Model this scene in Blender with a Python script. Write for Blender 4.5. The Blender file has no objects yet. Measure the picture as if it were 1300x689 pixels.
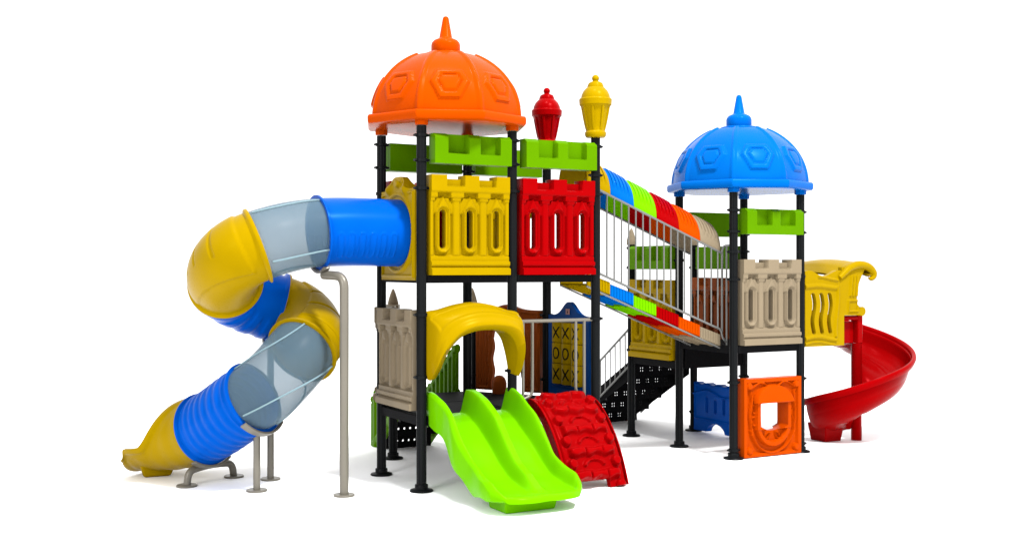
import bpy, math, random
import numpy as np
from mathutils import Vector, Matrix
random.seed(3)
sc = bpy.context.scene
COL = sc.collection
PI = math.pi
S = 1.16            # one post spacing in metres; everything is authored in post spacings and scaled at the end

# ------------------------------------------------------------------ camera
f_px, yaw, camloc = 1458.94, 0.506055, (-4.60905, -10.11837, 2.1667)
cd = bpy.data.cameras.new('camera'); cam = bpy.data.objects.new('camera', cd); COL.objects.link(cam)
sc.camera = cam
cd.sensor_width = 36.0; cd.lens = f_px/1300*36.0
cd.shift_y = (338.0-344.5)/1300; cd.clip_end = 3000
cam.location = camloc; cam.rotation_euler = (PI/2, 0, -yaw)

# ------------------------------------------------------------------ world and lamps (white studio)
w = bpy.data.worlds.new('World'); sc.world = w; w.use_nodes = True
bg = w.node_tree.nodes['Background']; bg.inputs[0].default_value = (1, 1, 1, 1); bg.inputs[1].default_value = .76
def area(name, loc, target, size, power):
    l = bpy.data.lights.new(name, 'AREA'); l.shape = 'RECTANGLE'; l.size = size[0]; l.size_y = size[1]; l.energy = power
    o = bpy.data.objects.new(name, l); COL.objects.link(o); o.location = loc
    o.rotation_euler = (Vector(target)-Vector(loc)).to_track_quat('-Z', 'Y').to_euler()
    return o
area('key_softbox', (3.6, -9.8, 16.5), (2.2, 0, 1.5), (2.2, 2.2), 3500)
area('fill_softbox', (-11, -6.5, 6.5), (-.5, .8, 1.3), (4, 4), 480)
area('top_softbox', (-.4, -2.2, 14.5), (.8, .4, 2), (.9, .9), 480)
vs = sc.view_settings; vs.view_transform = 'Standard'; vs.look = 'None'; vs.gamma = 1; vs.exposure = 0.97
sc.cycles.max_bounces = 10; sc.cycles.transparent_max_bounces = 16

# ------------------------------------------------------------------ materials
def mat(name, rgb, rough=.3, spec=.5, metal=0., var=.04, bump=.0, coat=0., bscale=60, alpha=1.):
    m = bpy.data.materials.new(name); m.use_nodes = True; nt = m.node_tree; b = nt.nodes['Principled BSDF']
    N = nt.nodes.new; L = nt.links.new
    tc = N('ShaderNodeTexCoord')
    n = N('ShaderNodeTexNoise'); n.inputs['Scale'].default_value = 2.3; n.inputs['Detail'].default_value = 4
    L(tc.outputs['Object'], n.inputs['Vector'])
    hs = N('ShaderNodeHueSaturation'); hs.inputs['Color'].default_value = (*rgb, 1)
    mr = N('ShaderNodeMapRange'); mr.inputs[3].default_value = 1-var; mr.inputs[4].default_value = 1+var
    mr.inputs[1].default_value = .3; mr.inputs[2].default_value = .7
    L(n.outputs[0], mr.inputs[0]); L(mr.outputs[0], hs.inputs['Value']); L(hs.outputs[0], b.inputs['Base Color'])
    n2 = N('ShaderNodeTexNoise'); n2.inputs['Scale'].default_value = bscale; n2.inputs['Detail'].default_value = 3
    L(tc.outputs['Object'], n2.inputs['Vector'])
    mr2 = N('ShaderNodeMapRange'); mr2.inputs[3].default_value = rough*.85; mr2.inputs[4].default_value = rough*1.2
    L(n2.outputs[0], mr2.inputs[0]); L(mr2.outputs[0], b.inputs['Roughness'])
    if bump:
        bp = N('ShaderNodeBump'); bp.inputs['Strength'].default_value = bump; bp.inputs['Distance'].default_value = .002
        L(n2.outputs[0], bp.inputs['Height']); L(bp.outputs[0], b.inputs['Normal'])
    b.inputs['Metallic'].default_value = metal; b.inputs['Specular IOR Level'].default_value = spec
    mx = max(rgb); b.inputs['Specular Tint'].default_value = tuple((c/mx)**.6 for c in rgb)+(1,) if mx > 4*min(rgb) else (1, 1, 1, 1)
    b.inputs['Coat Weight'].default_value = coat; b.inputs['Alpha'].default_value = alpha
    return m
M = dict(
    yellow=mat('yellow_plastic', (.225, .142, .0003), .28, 0.045, bump=.12),
    red=mat('red_plastic', (.185, .0004, .0008), .24, 0.06, bump=.1),
    orange=mat('orange_plastic', (.31, .034, .0002), .24, 0.035, bump=.08),
    blue=mat('blue_plastic', (.0003, .052, .30), .24, 0.045, bump=.1),
    sky=mat('sky_blue_plastic', (.0006, .072, .30), .22, 0.035, bump=.08),
    navy=mat('dark_blue_plastic', (.0004, .030, .14), .4, 0.04),
    green=mat('green_plastic', (.055, .145, .0003), .30, 0.03, bump=.1),
    lime=mat('lime_plastic', (.092, .305, .0003), .24, 0.05, bump=.05),
    tan=mat('tan_plastic', (.155, .122, .080), .42, 0.04, bump=.2),
    brown=mat('brown_plastic', (.17, .036, .006), .30, 0.06, bump=.1),
    black=mat('black_coated_steel', (.0035, .004, .0045), .38, .06, bump=.1),
    deck=mat('black_deck_coating', (.003, .003, .0035), .6, .03, bump=.4),
    steel=mat('warm_grey_steel', (.115, .104, .084), .35, .3, metal=.2),
    galv=mat('galvanised_steel', (.12, .12, .115), .32, .3, metal=.3),
    ink=mat('black_lettering', (.003, .003, .002), .5, .05),
    pink=mat('pale_pink_label', (.28, .14, .14), .5, .1),
)
for k_, c_ in dict(yellow=(.225, .142, .0003), sky=(.0006, .080, .31), lime=(.092, .305, .0003), red=(.185, .0004, .0008), orange=(.31, .034, .0002), tan=(.155, .122, .080)).items():
    M[k_+'_matte'] = mat(k_+'_matte_plastic', c_, .6, .0)
def clear_mat():
    m = bpy.data.materials.new('clear_tinted_plastic'); m.use_nodes = True; nt = m.node_tree; b = nt.nodes['Principled BSDF']
    b.inputs['Base Color'].default_value = (.080, .128, .165, 1); b.inputs['Roughness'].default_value = .3; b.inputs['Specular IOR Level'].default_value = .03
    lw = nt.nodes.new('ShaderNodeLayerWeight'); lw.inputs[0].default_value = .35
    mr = nt.nodes.new('ShaderNodeMapRange'); mr.inputs[3].default_value = .36; mr.inputs[4].default_value = .64
    nt.links.new(lw.outputs['Facing'], mr.inputs[0]); nt.links.new(mr.outputs[0], b.inputs['Alpha'])
    return m
M['clear'] = clear_mat()
M['seam'] = mat('pale_seam_plastic', (.13, .19, .215), .4, .05)
gm = mat('white_studio_floor', (.93, .93, .93), .6, .2, var=.004); M['floor'] = gm

# ------------------------------------------------------------------ mesh helpers
def mesh(name, v, f, m, smooth=True, ang=38, mats=None, midx=None):
    me = bpy.data.meshes.new(name); me.from_pydata([tuple(map(float, p)) for p in v], [], [tuple(map(int, q)) for q in f])
    me.validate(); 
    for x in ([m] if mats is None else mats): me.materials.append(M[x])
    if midx is not None and len(midx) == len(me.polygons): me.polygons.foreach_set('material_index', midx)
    bmr(me)
    if smooth:
        me.polygons.foreach_set('use_smooth', [True]*len(me.polygons)); me.set_sharp_from_angle(angle=math.radians(ang))
    me.update(); return me
import bmesh
def bmr(me):
    b = bmesh.new(); b.from_mesh(me); bmesh.ops.recalc_face_normals(b, faces=b.faces); b.to_mesh(me); b.free()
def recol(me, m):
    c = me.copy(); c.materials.clear(); c.materials.append(M[m]); return c
def wl(o):
    v = Vector((0, 0, 0))
    while o is not None: v = v+o.location; o = o.parent
    return v
def put(name, me, parent, loc=None, rz=0, bev=0, label=None):
    """link a mesh; loc is in world units (parents are never rotated except by children of rz=0)"""
    o = bpy.data.objects.new(name, me); COL.objects.link(o)
    o.location = Vector(loc) if loc is not None else Vector((0, 0, 0))
    if parent is not None:
        o.parent = parent; o.location = o.location-wl(parent)
    o.rotation_euler = (0, 0, rz)
    if bev:
        b = o.modifiers.new('bevel', 'BEVEL'); b.width = bev; b.segments = 2; b.limit_method = 'ANGLE'; b.angle_limit = math.radians(35)
    if label: o['label'] = label
    return o
def world(name, v, f, m, parent, at=None, bev=0, smooth=True, ang=38, label=None, **k):
    """mesh whose vertices are given in world units; its origin is put at `at` (default: mean of the vertices)"""
    v = np.array(v, float); a = np.array(at if at is not None else (v.min(0)+v.max(0))/2)
    return put(name, mesh(name, v-a, f, m, smooth, ang, **k), parent, a, 0, bev, label)
def thing(name, loc, label, cat, group=None):
    o = bpy.data.objects.new(name, None); COL.objects.link(o); o.location = loc; o.empty_display_size = .2
    o['label'] = label; o['category'] = cat
    if group: o['group'] = group
    return o
class G:
    def __init__(s): s.v = []; s.f = []; s.n = 0; s.mi = []
    def add(s, v, f, mi=0):
        v = np.asarray(v, float); s.v.append(v); s.f += [tuple(i+s.n for i in q) for q in f]; s.mi += [mi]*len(f); s.n += len(v); return s
    def get(s): return np.concatenate(s.v), s.f
def box(x0, x1, y0, y1, z0, z1):
    v = [(x, y, z) for x in (x0, x1) for y in (y0, y1) for z in (z0, z1)]
    return v, [(0, 1, 3, 2), (4, 6, 7, 5), (0, 4, 5, 1), (2, 3, 7, 6), (0, 2, 6, 4), (1, 5, 7, 3)]
def slab(p0, p1, wv, hv):
    """box swept from p0 to p1 with half-extent vectors wv and hv"""
    p0, p1, wv, hv = map(np.array, (p0, p1, wv, hv))
    v = [p+a*wv+b*hv for p in (p0, p1) for a, b in ((-1, -1), (1, -1), (1, 1), (-1, 1))]
    return v, [(0, 1, 2, 3), (4, 7, 6, 5), (0, 4, 5, 1), (1, 5, 6, 2), (2, 6, 7, 3), (3, 7, 4, 0)]
def tube(path, r, n=14, cap=True):
    P = np.array(path, float); k = len(P); T = np.gradient(P, axis=0); T /= np.linalg.norm(T, axis=1)[:, None]
    up = np.array((0, 0, 1.)) if abs(T[0][2]) < .9 else np.array((1., 0, 0)); v = []
    rr = np.full(k, r) if np.isscalar(r) else np.array(r)
    a = np.cross(T[0], up); a /= np.linalg.norm(a)
    for i in range(k):
        a = a-T[i]*(a@T[i]); a /= np.linalg.norm(a); b = np.cross(T[i], a)
        for j in range(n):
            t = 2*PI*j/n; v.append(P[i]+rr[i]*(math.cos(t)*a+math.sin(t)*b))
    f = [(i*n+j, i*n+(j+1) % n, (i+1)*n+(j+1) % n, (i+1)*n+j) for i in range(k-1) for j in range(n)]
    if cap: f += [tuple(range(n))[::-1], tuple((k-1)*n+j for j in range(n))]
    return v, f
def smoothpath(pts, rad=.06, n=5):
    """polyline with rounded corners"""
    P = [np.array(p, float) for p in pts]; out = [P[0]]
    for a, b, c in zip(P, P[1:], P[2:]):
        u = a-b; v = c-b; r = min(rad, .49*np.linalg.norm(u), .49*np.linalg.norm(v)); u /= np.linalg.norm(u); v /= np.linalg.norm(v)
        for i in range(n+1):
            t = i/n; out.append((1-t)**2*(b+u*r)+2*t*(1-t)*b+t*t*(b+v*r))
    return out+[P[-1]]
def lathe(prof, n=40, c=(0, 0, 0), mod=None):
    v = []; 
    for (r, z) in prof:
        for j in range(n):
            t = 2*PI*j/n; q = r*(mod(t, z) if mod else 1); v.append((c[0]+q*math.cos(t), c[1]+q*math.sin(t), c[2]+z))
    k = len(prof); f = [(i*n+j, i*n+(j+1) % n, (i+1)*n+(j+1) % n, (i+1)*n+j) for i in range(k-1) for j in range(n)]
    f += [tuple(range(n))[::-1], tuple((k-1)*n+j for j in range(n))]
    return v, f
def grid_solid(P, Q):
    """closed solid between two grids of points P[i][j], Q[i][j]"""
    P = np.array(P); Q = np.array(Q); a, b = P.shape[:2]; v = np.concatenate([P.reshape(-1, 3), Q.reshape(-1, 3)]); o = a*b; f = []
    for i in range(a-1):
        for j in range(b-1):
            q = (i*b+j, i*b+j+1, (i+1)*b+j+1, (i+1)*b+j); f.append(q); f.append(tuple(x+o for x in q[::-1]))
    for i in range(a-1):
        for j in (0, b-1): q = (i*b+j, (i+1)*b+j); f.append((q[0], q[1], q[1]+o, q[0]+o))
    for j in range(b-1):
        for i in (0, a-1): q = (i*b+j, i*b+j+1); f.append((q[0], q[1], q[1]+o, q[0]+o))
    return v, f
def sst(e0, e1, x): 
    t = np.clip((x-e0)/(e1-e0), 0, 1); return t*t*(3-2*t)
def bx(u, v, u0, u1, v0, v1):        # signed distance of a rectangle
    return np.maximum(np.maximum(u0-u, u-u1), np.maximum(v0-v, v-v1))
def caps(u, v, uc, v0, v1): return np.hypot(u-uc, v-np.clip(v, v0, v1))
def raised(d, wdt=.012): return 1-sst(-wdt/2, wdt/2, d)     # 1 inside a signed distance
def relief(wd, ht, sdf, height, half, res=.012, mapper=None, flatback=False):
    """moulded panel: outline and holes from a signed distance, relief from a height function"""
    nu = max(2, round(wd/res)); nv = max(2, round(ht/res)); us = np.linspace(0, wd, nu+1); vs_ = np.linspace(0, ht, nv+1)
    Ug, Vg = np.meshgrid(us, vs_, indexing='ij'); uc = (us[1:]+us[:-1])/2; vc = (vs_[1:]+vs_[:-1])/2
    Uc, Vc = np.meshgrid(uc, vc, indexing='ij'); keep = sdf(Uc, Vc) < 0
    for _ in range(2):
        F = sdf(Ug, Vg); e = 1e-4; gx = (sdf(Ug+e, Vg)-F)/e; gy = (sdf(Ug, Vg+e)-F)/e; g2 = np.maximum(gx**2+gy**2, .05)
        kp = np.zeros((nu+2, nv+2), bool); kp[1:-1, 1:-1] = keep
        anyk = kp[1:, 1:] | kp[:-1, 1:] | kp[1:, :-1] | kp[:-1, :-1]; allk = kp[1:, 1:] & kp[:-1, 1:] & kp[1:, :-1] & kp[:-1, :-1]
        bd = anyk & ~allk & (np.abs(F) < 1.1*res)
        Ug = np.where(bd, Ug-F*gx/g2, Ug); Vg = np.where(bd, Vg-F*gy/g2, Vg)
    H = half+height(Ug, Vg); Hb = np.full_like(H, half) if flatback else H
    if mapper is None: mapper = lambda u, v, n: np.stack([u, -n, v], -1)
    A = mapper(Ug, Vg, H).reshape(-1, 3); B = mapper(Ug, Vg, -Hb).reshape(-1, 3)
    idx = lambda i, j: i*(nv+1)+j; o = len(A); f = []; 
    I, J = np.nonzero(keep); K = kp
    for i, j in zip(I.tolist(), J.tolist()):
        a, b, c, d = idx(i, j), idx(i+1, j), idx(i+1, j+1), idx(i, j+1)
        f.append((a, b, c, d)); f.append((d+o, c+o, b+o, a+o))
        if not K[i+1, j]: f.append((a+o, b+o, b, a))
        if not K[i+1, j+2]: f.append((d, c, c+o, d+o))
        if not K[i, j+1]: f.append((d+o, a+o, a, d))
        if not K[i+2, j+1]: f.append((b, b+o, c+o, c))
    V = np.concatenate([A, B]); used = np.zeros(len(V), bool); used[np.array([q for t in f for q in t])] = True
    mp = np.cumsum(used)-1; return V[used], [tuple(mp[list(t)].tolist()) for t in f]

# ------------------------------------------------------------------ ground
world('ground', *box(-400, 400, -400, 400, -.05, 0), 'floor', None, at=(0, 0, 0), smooth=False)
bpy.data.objects['ground']['kind'] = 'structure'; bpy.data.objects['ground']['label'] = 'plain white studio floor under the playground'

# ------------------------------------------------------------------ shared pieces
def octo(r):      # ribbed aluminium post section
    out = []
    for k in range(8):
        t = PI/8+k*PI/4
        for dt, q in ((-.30, .985), (-.06, 1.), (.06, 1.), (.30, .985)): out.append((r*q*math.cos(t+dt), r*q*math.sin(t+dt)))
        out.append((r*.925*math.cos(t+PI/8-.03), r*.925*math.sin(t+PI/8-.03)))
        out.append((r*.925*math.cos(t+PI/8+.03), r*.925*math.sin(t+PI/8+.03)))
    out.sort(key=lambda p: math.atan2(p[1], p[0])); return out
def post_mesh(h):
    pr = octo(.0485); n = len(pr); v = [(x, y, z) for z in (0, h) for x, y in pr]
    return mesh('post', v, [(j, (j+1) % n, n+(j+1) % n, n+j) for j in range(n)]+[tuple(range(n))[::-1], tuple(range(n, 2*n))], 'black', ang=25)
FOOT = mesh('foot_plate', *lathe([(.112, 0), (.115, .008), (.108, .018), (.07, .026), (.064, .03), (.064, .062), (.06, .068)], 36), 'black')
g = G(); g.add(*lathe([(.054, -.017), (.059, -.014), (.059, .014), (.054, .017)], 28))
g.add(*box(-.073, -.05, -.014, .014, -.012, .012)); g.add(*box(.05, .073, -.014, .014, -.012, .012))
g.add(*tube([(-.066, -.026, 0), (-.066, .026, 0)], .011, 8)); g.add(*tube([(.066, -.026, 0), (.066, .026, 0)], .011, 8))
CLAMP = mesh('clamp', *g.get(), 'black')
SPIRE = mesh('post_cap', *lathe([(.055, -.04), (.06, -.035), (.06, .02), (.054, .035), (.05, .055), (.03, .12), (.012, .165), (.002, .175)], 32), 'tan')
BALLCAP = None
def lantern_mesh(m):
    pr = [(.05, 0), (.095, .004), (.108, .02), (.112, .04), (.112, .055), (.104, .066), (.100, .075)]
    pr += [(.102+.052*t**.8, .08+.245*t) for t in np.linspace(0, 1, 8)]
    pr += [(.158, .335), (.168, .345), (.172, .40), (.166, .412), (.153, .418), (.147, .45), (.128, .49), (.098, .523), (.087, .531), (.085, .545), (.072, .575), (.045, .59), (.03, .594)]
    pr += [(.038*math.sin(a), .625-.038*math.cos(a)) for a in np.linspace(.9, PI-.02, 9)]
    def mod(t, z):
        if z < .07 or z > .335: return 1
        a = (t % (PI/4))-PI/8; return 1-.12*(1-sst(.28, .32, abs(a)))*sst(.07, .1, z)*(1-sst(.31, .335, z))+.0
    return mesh('lantern_cap', *lathe(pr, 160, mod=mod), m, ang=30)
POSTS = {}
def post(root, x, y, h, clamps, cap=None, capmat=None, foot=True, rz=0):
    key = round(h, 3)
    if key not in POSTS: POSTS[key] = post_mesh(h)
    p = put('post', POSTS[key], root, (x, y, .0))
    if foot: put('foot_plate', FOOT, p, (x, y, .001))
    for c in clamps:
        z, r = c if isinstance(c, tuple) else (c, rz)
        put('clamp', CLAMP, p, (x, y, z), r)
    if cap == 'spire': put('post_cap', SPIRE, p, (x, y, h))
    if cap == 'lantern': put('lantern_cap', lantern_mesh(capmat), p, (x, y, h))
    return p

# castle panel --------------------------------------------------------
CW, CH = .86, .97
def castle_sdf(holes=True):
    def s(u, v):
        d = bx(u, v, 0, CW, 0, CH)
        for a, b in ((.175, .35), (.525, .70)): d = np.maximum(d, -bx(u, v, a, b, CH-.035, CH+1))
        if holes:
            for c in (.135, .43, .725): d = np.maximum(d, -(caps(u, v, c, .29, .60)-.034))
        return d
    return s
def castle_h(u, v):
    H = 0*u
    H = np.maximum(H, .045*raised(bx(u, v, -1, 2, .80, 2)))
    for a, b in ((.175, .35), (.525, .70)): H = H*(1-raised(bx(u, v, a, b, CH-.105, CH+1), .016))
    for c in (.0, .282, .578, .86):
        H = np.maximum(H, .038*raised(bx(u, v, c-.075, c+.075, .75, .805)))
        H = np.maximum(H, .030*raised(bx(u, v, c-.052, c+.052, .715, .76)))
        H = np.maximum(H, .024*raised(bx(u, v, c-.04, c+.04, .18, .75), .03))
    for c in (.135, .43, .725):
        k = caps(u, v, c, .29, .60)
        tip = np.maximum(np.abs(u-c)-(.765-v)*.52, .60-v)        # pointed top of the ring
        ko = np.minimum(k-.078, np.maximum(tip, v-.765))
        H = np.maximum(H, .032*raised(ko, .014)*(1-.55*raised(k-.056, .016)))
        ar = np.hypot(u-(c-.075), v-.60)-.205; ar2 = np.hypot(u-(c+.075), v-.60)-.205; arch = np.maximum(ar, ar2)
        H = np.maximum(H, .013*raised(arch, .014)*sst(.58, .60, v)*(v < .75))
    H = np.maximum(H, .028*raised(bx(u, v, -1, 2, -1, .185)))
    H = np.maximum(H, .045*raised(bx(u, v, -1, 2, .085, .135), .012))
    H = np.maximum(H, .055*raised(bx(u, v, -1, 2, -1, .07), .012))
    return H*1.4
v, f = relief(CW, CH, castle_sdf(True), castle_h, .022, .0098)
CASTLE = mesh('castle_panel', v, f, 'yellow', ang=50)
v, f = relief(CW, CH, castle_sdf(False), castle_h, .022, .0098)
CASTLE_B = mesh('castle_panel', v, f, 'yellow', ang=50)
# crenel --------------------------------------------------------------
NW, NH = .84, .29
def cren_h(u, v):
    H = .080+0*u
    for a, b in ((.15, .36), (.50, .71)): H = H*(1-raised(bx(u, v, a, b, .105, 2), .014))
    return H*(1-.55*sst(NH-.035, NH, v))
v, f = relief(NW, NH, lambda u, v: bx(u, v, 0, NW, 0, NH), cren_h, .03, .0088, flatback=True)
CREN = mesh('parapet', v, f, 'green', ang=45)
def front(name, me, root, x, y, z, m=None): return put(name, recol(me, m) if m else me, root, (x, y, z), 0)
def leftside(name, me, root, x, y, z, m=None): return put(name, recol(me, m) if m else me, root, (x, y, z), -PI/2)   # runs from y downwards to the front
def backside(name, me, root, x, y, z, m=None): return put(name, recol(me, m) if m else me, root, (x, y, z), PI)
def rightside(name, me, root, x, y, z, m=None): return put(name, recol(me, m) if m else me, root, (x, y, z), PI/2)

# dome ----------------------------------------------------------------
def dome(root, cx, cy, z0, m):
    """z0 = underside of the rim"""
    nt, nz = 8*36, 64; P = []; R, Hh = .79, .72; zb = z0+.075
    tmax = math.asin(.655/.72)
    for i in range(nz+1):
        t = tmax*i/nz; r0 = R*math.cos(t); z = Hh*math.sin(t); row = []
        for j in range(nt):
            th = 2*PI*j/nt; a = (th % (PI/4))-PI/8
            oc = math.cos(PI/8)/math.cos(a); r = r0*(1+(oc-1)*.62)
            p = a*r0; q = t*.76                     # arc coordinates on the facet
            H = 0
            edge = (PI/8-abs(a))*r0
            H += .014*(1-sst(.020, .028, edge))
            dx, dy = abs(p), (q-.305)
            def hexd(s, top, bot):                  # hexagon, widest above the middle
                return max(dx*.88+abs(dy-.02)*.42-s, dy-top, -dy-bot)
            k1 = hexd(.172, .162, .168)
            k2 = hexd(.112, .108, .104)
            H += .026*(1-sst(-.008, .004, k1))
            H -= .020*(1-sst(-.006, .004, k2))
            H += .020*(1-sst(-.026, -.012, k2))
            n = Vector((math.cos(t), math.sin(t)))
            r += H*n.x; zz = z+H*n.y
            row.append((cx+r*math.cos(th), cy+r*math.sin(th), zb+zz))
        P.append(row)
    v = [p for row in P for p in row]
    f = [(i*nt+j, i*nt+(j+1) % nt, (i+1)*nt+(j+1) % nt, (i+1)*nt+j) for i in range(nz) for j in range(nt)]
    f += [tuple(range(nt))[::-1], tuple(nz*nt+j for j in range(nt))]
    roof = world('dome_roof', v, f, m, root, ang=60)
    pr = [(.60, .0), (.832, 0), (.845, .006), (.855, .022), (.857, .068), (.85, .085), (.838, .095), (.80, .097), (.76, .099)]
    world('rim', *lathe(pr, 8, (cx, cy, z0)), m, roof, bev=.008, ang=30)
    ut = zb+.655
    world('collar', *lathe([(.225, -.06), (.228, .012), (.222, .026), (.20, .036), (.15, .038)], 48, (cx, cy, ut)), m, roof)
    fp = [(.13, .0), (.142, .012), (.149, .04), (.149, .10), (.143, .125), (.122, .150), (.09, .165), (.072, .172), (.066, .182), (.032, .372), (.027, .387), (.014, .397), (.002, .399)]
    world('finial', *lathe(fp, 48, (cx, cy, ut+.018)), m, roof)
    for sx in (-.5, .5):
        for sy in (-.5, .5):
            world('post_socket', *lathe([(.062, 0), (.068, .006), (.068, .05)], 8, (cx+sx, cy+sy, z0-.048)), m, roof)
    return roof

def perf_panel(wd, ht, pitch, r, half=.012, square=False, margin=.06):
    if square:      # small groups of four square holes
        P_ = .15; nc = int(wd/P_); o_ = (wd-(nc-1)*P_)/2
        def s4(u, v):
            k_ = np.clip(np.round((u-o_)/P_), 0, nc-1); du = u-o_-k_*P_; dv = v-ht/2
            return np.maximum(bx(u, v, 0, wd, 0, ht), -(np.maximum(abs(abs(du)-.017), abs(abs(dv)-.017))-.009))
        return s4
    nu = int((wd-2*margin)/pitch)+1; nv = int((ht-2*margin)/pitch)+1
    ou = (wd-(nu-1)*pitch)/2; ov = (ht-(nv-1)*pitch)/2
    def s(u, v):
        ku = np.clip(np.round((u-ou)/pitch), 0, nu-1); kv = np.clip(np.round((v-ov)/pitch), 0, nv-1)
        du, dv = u-ou-ku*pitch, v-ov-kv*pitch
        h = (np.maximum(abs(du), abs(dv)) if square else np.hypot(du, dv))-r
        return np.maximum(bx(u, v, 0, wd, 0, ht), -h)
    return s
def deck(root, x0, x1, y0, y1, ztop, beam=.075):
    g = G(); e = .052
    g.add(*box(x0+e, x1-e, y0+e, y1-e, ztop-.02, ztop))
    d = put  # keep plate and beams as one moulded deck tray
    g.add(*box(x0+e, x1-e, y0-.02, y0+.018, ztop-beam, ztop-.002)); g.add(*box(x0+e, x1-e, y1-.018, y1+.02, ztop-beam, ztop-.002))
    g.add(*box(x0-.02, x0+.018, y0+e, y1-e, ztop-beam, ztop-.002)); g.add(*box(x1-.018, x1+.02, y0+e, y1-e, ztop-beam, ztop-.002))
    g.add(*box(x0+.02, x1-.02, y0+.02, y0+e, ztop-.03, ztop-.004)); g.add(*box(x0+.02, x1-.02, y1-e, y1-.02, ztop-.03, ztop-.004))
    g.add(*box(x0+.02, x0+e, y0+e, y1-e, ztop-.03, ztop-.004)); g.add(*box(x1-e, x1-.02, y0+e, y1-e, ztop-.03, ztop-.004))
    for k in range(1, 4): g.add(*box(x0+.03, x1-.03, y0+k*(y1-y0)/4-.012, y0+k*(y1-y0)/4+.012, ztop-.06, ztop-.021))
    return world('deck', *g.get(), 'deck', root, bev=.004, smooth=False)

# ================================================================== LEFT TOWER
T1 = thing('play_tower', (1, .7, 0), 'tall two-storey tower with an orange dome and red and yellow castle panels over lime parapets', 'play tower')
A, B = PI/2, 0
post(T1, 0, 0, 3.52, [3.43, 3.19, 2.92, 1.70, 1.10, ])
post(T1, 0, 1, 3.52, [3.43, 3.19, (2.92, A), (1.70, A)])
post(T1, 1, 0, 3.52, [3.43, 3.19, 2.92, (1.66, 0), (1.12, 0)])
post(T1, 1, 1, 3.52, [3.43, 3.19, 3.02])
post(T1, 2, 0, 3.51, [3.42, 3.12, 2.92, 1.62], 'lantern', 'yellow')
post(T1, 2, 1, 3.51, [3.42, 3.02, 2.92, 1.62, .9], 'lantern', 'red')
post(T1, .5, 1.866, 1.74, [1.6, .9], 'spire')
post(T1, 1.5, 1.866, 1.74, [1.6, .9], 'spire')
dome(T1, .5, .5, 3.575, 'orange')
front('castle_panel', CASTLE, T1, .07, 0, 2.082)
front('castle_panel', CASTLE, T1, 1.08, 0, 2.082, 'red')
backside('castle_panel', CASTLE, T1, .93, 1, 2.082, 'red')
backside('castle_panel', CASTLE, T1, 1.93, 1, 2.082)
front('parapet', CREN, T1, .09, -.01, 3.16); front('parapet', CREN, T1, 1.10, -.01, 3.16)
backside('parapet', CREN, T1, .93, 1.01, 3.16); backside('parapet', CREN, T1, 1.93, 1.01, 3.16)
deck(T1, 0, 1, 0, 1, 2.08); deck(T1, 1, 2, 0, 1, 2.08)
deck(T1, 0, 1, 0, 1, .72, .09); deck(T1, 1, 2, 0, 1, .72, .09)
# half-hexagon rear deck
hp = [(.05, 1.02), (1.95, 1.02), (1.47, 1.85), (.53, 1.85)]
g = G(); v = [(x, y, z) for z in (.64, .716) for x, y in hp]; g.add(v, [(3, 2, 1, 0), (4, 5, 6, 7)]+[(i, (i+1) % 4, 4+(i+1) % 4, 4+i) for i in range(4)])
world('rear_deck', *g.get(), 'deck', T1, bev=.005, smooth=False)
leftside('castle_panel', CASTLE_B, T1, 0, .93, .77, 'tan')
# tan panel on the slanted rear side
pn = put('castle_panel', recol(CASTLE_B, 'tan'), T1, (.5-.035, 1.866-.06, .77), math.atan2(-.866, -.5))
# yellow canopy frame over the slide mouth is part of the slide (below)
# blue noughts and crosses panel on the right side
def xo_sdf(u, v):
    d = bx(u, v, 0, .84, 0, .90)
    bump = np.maximum(v-(.90+.15*np.exp(-((u-.42)/.16)**2*1.0)), np.maximum(.8-v, np.abs(u-.42)-.40))
    d = np.minimum(d, bump)
    return np.maximum(d, -bx(u, v, .125, .715, .152, .825))
v, f = relief(.84, 1.06, xo_sdf, lambda u, v: .012*raised(np.abs(bx(u, v, .10, .74, .125, .855))-.012), .025, .011)
XO = put('game_panel', mesh('game_panel', v, f, 'navy', ang=50), T1, (2, .92, .73), -PI/2)
def letter(ch, rr):
    g = G(); 
    if ch == 'X':
        for s in (-1, 1):
            P = [[], []]
            for k in range(9):
                t = -1+k/4; z = t*.062; c = s*t*.040
                for q, rad in ((0, rr+.0015), (1, rr+.0045)):
                    row = []
                    for e in (-.0085, .0085):
                        a = (c+e)/rr; row.append((rad*math.sin(a), -rad*math.cos(a), z))
                    P[q].append(row)
            g.add(*grid_solid(P[1], P[0]))
    else:
        P = [[], []]
        for k in range(29):
            t = 2*PI*k/28
            for q, rad in ((0, rr+.0015), (1, rr+.0045)):
                row = []
                for e in (-.0075, .0075):
                    a = (.036+e)*math.sin(t)/rr; row.append((rad*math.sin(a), -rad*math.cos(a), (.058+e)*math.cos(t)))
                P[q].append(row)
        g.add(*grid_solid(P[1], P[0]))
    return g.get()
def tile_mesh(ch):
    g = G(); rr = .098
    # three-sided rounded block that spins on an upright rod
    pr = [(rr-.010, -.1115), (rr-.003, -.109), (rr, -.103), (rr, .103), (rr-.003, .109), (rr-.010, .1115)]
    g.add(*lathe(pr, 40)); nb = len(g.f); v, f = letter(ch, rr)
    v = np.array(v); c, s_ = math.cos(.42), math.sin(.42); v = np.stack([v[:, 0]*c-v[:, 1]*s_, v[:, 0]*s_+v[:, 1]*c, v[:, 2]], 1)
    g.add(v, f, 1)
    vv, ff = g.get(); return mesh('game_tile', vv, ff, None, mats=['yellow', 'ink'], midx=g.mi)
TX, TO = tile_mesh('X'), tile_mesh('O')
for r_, me in enumerate((TX, TO, TX)):
    for c_ in range(3):
        o = put('game_tile', me, XO, None); o.location = (.125+.098+.197*c_, .0, .15+.34+.226*(1-r_)); o.rotation_euler = (0, 0, 0)
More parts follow.
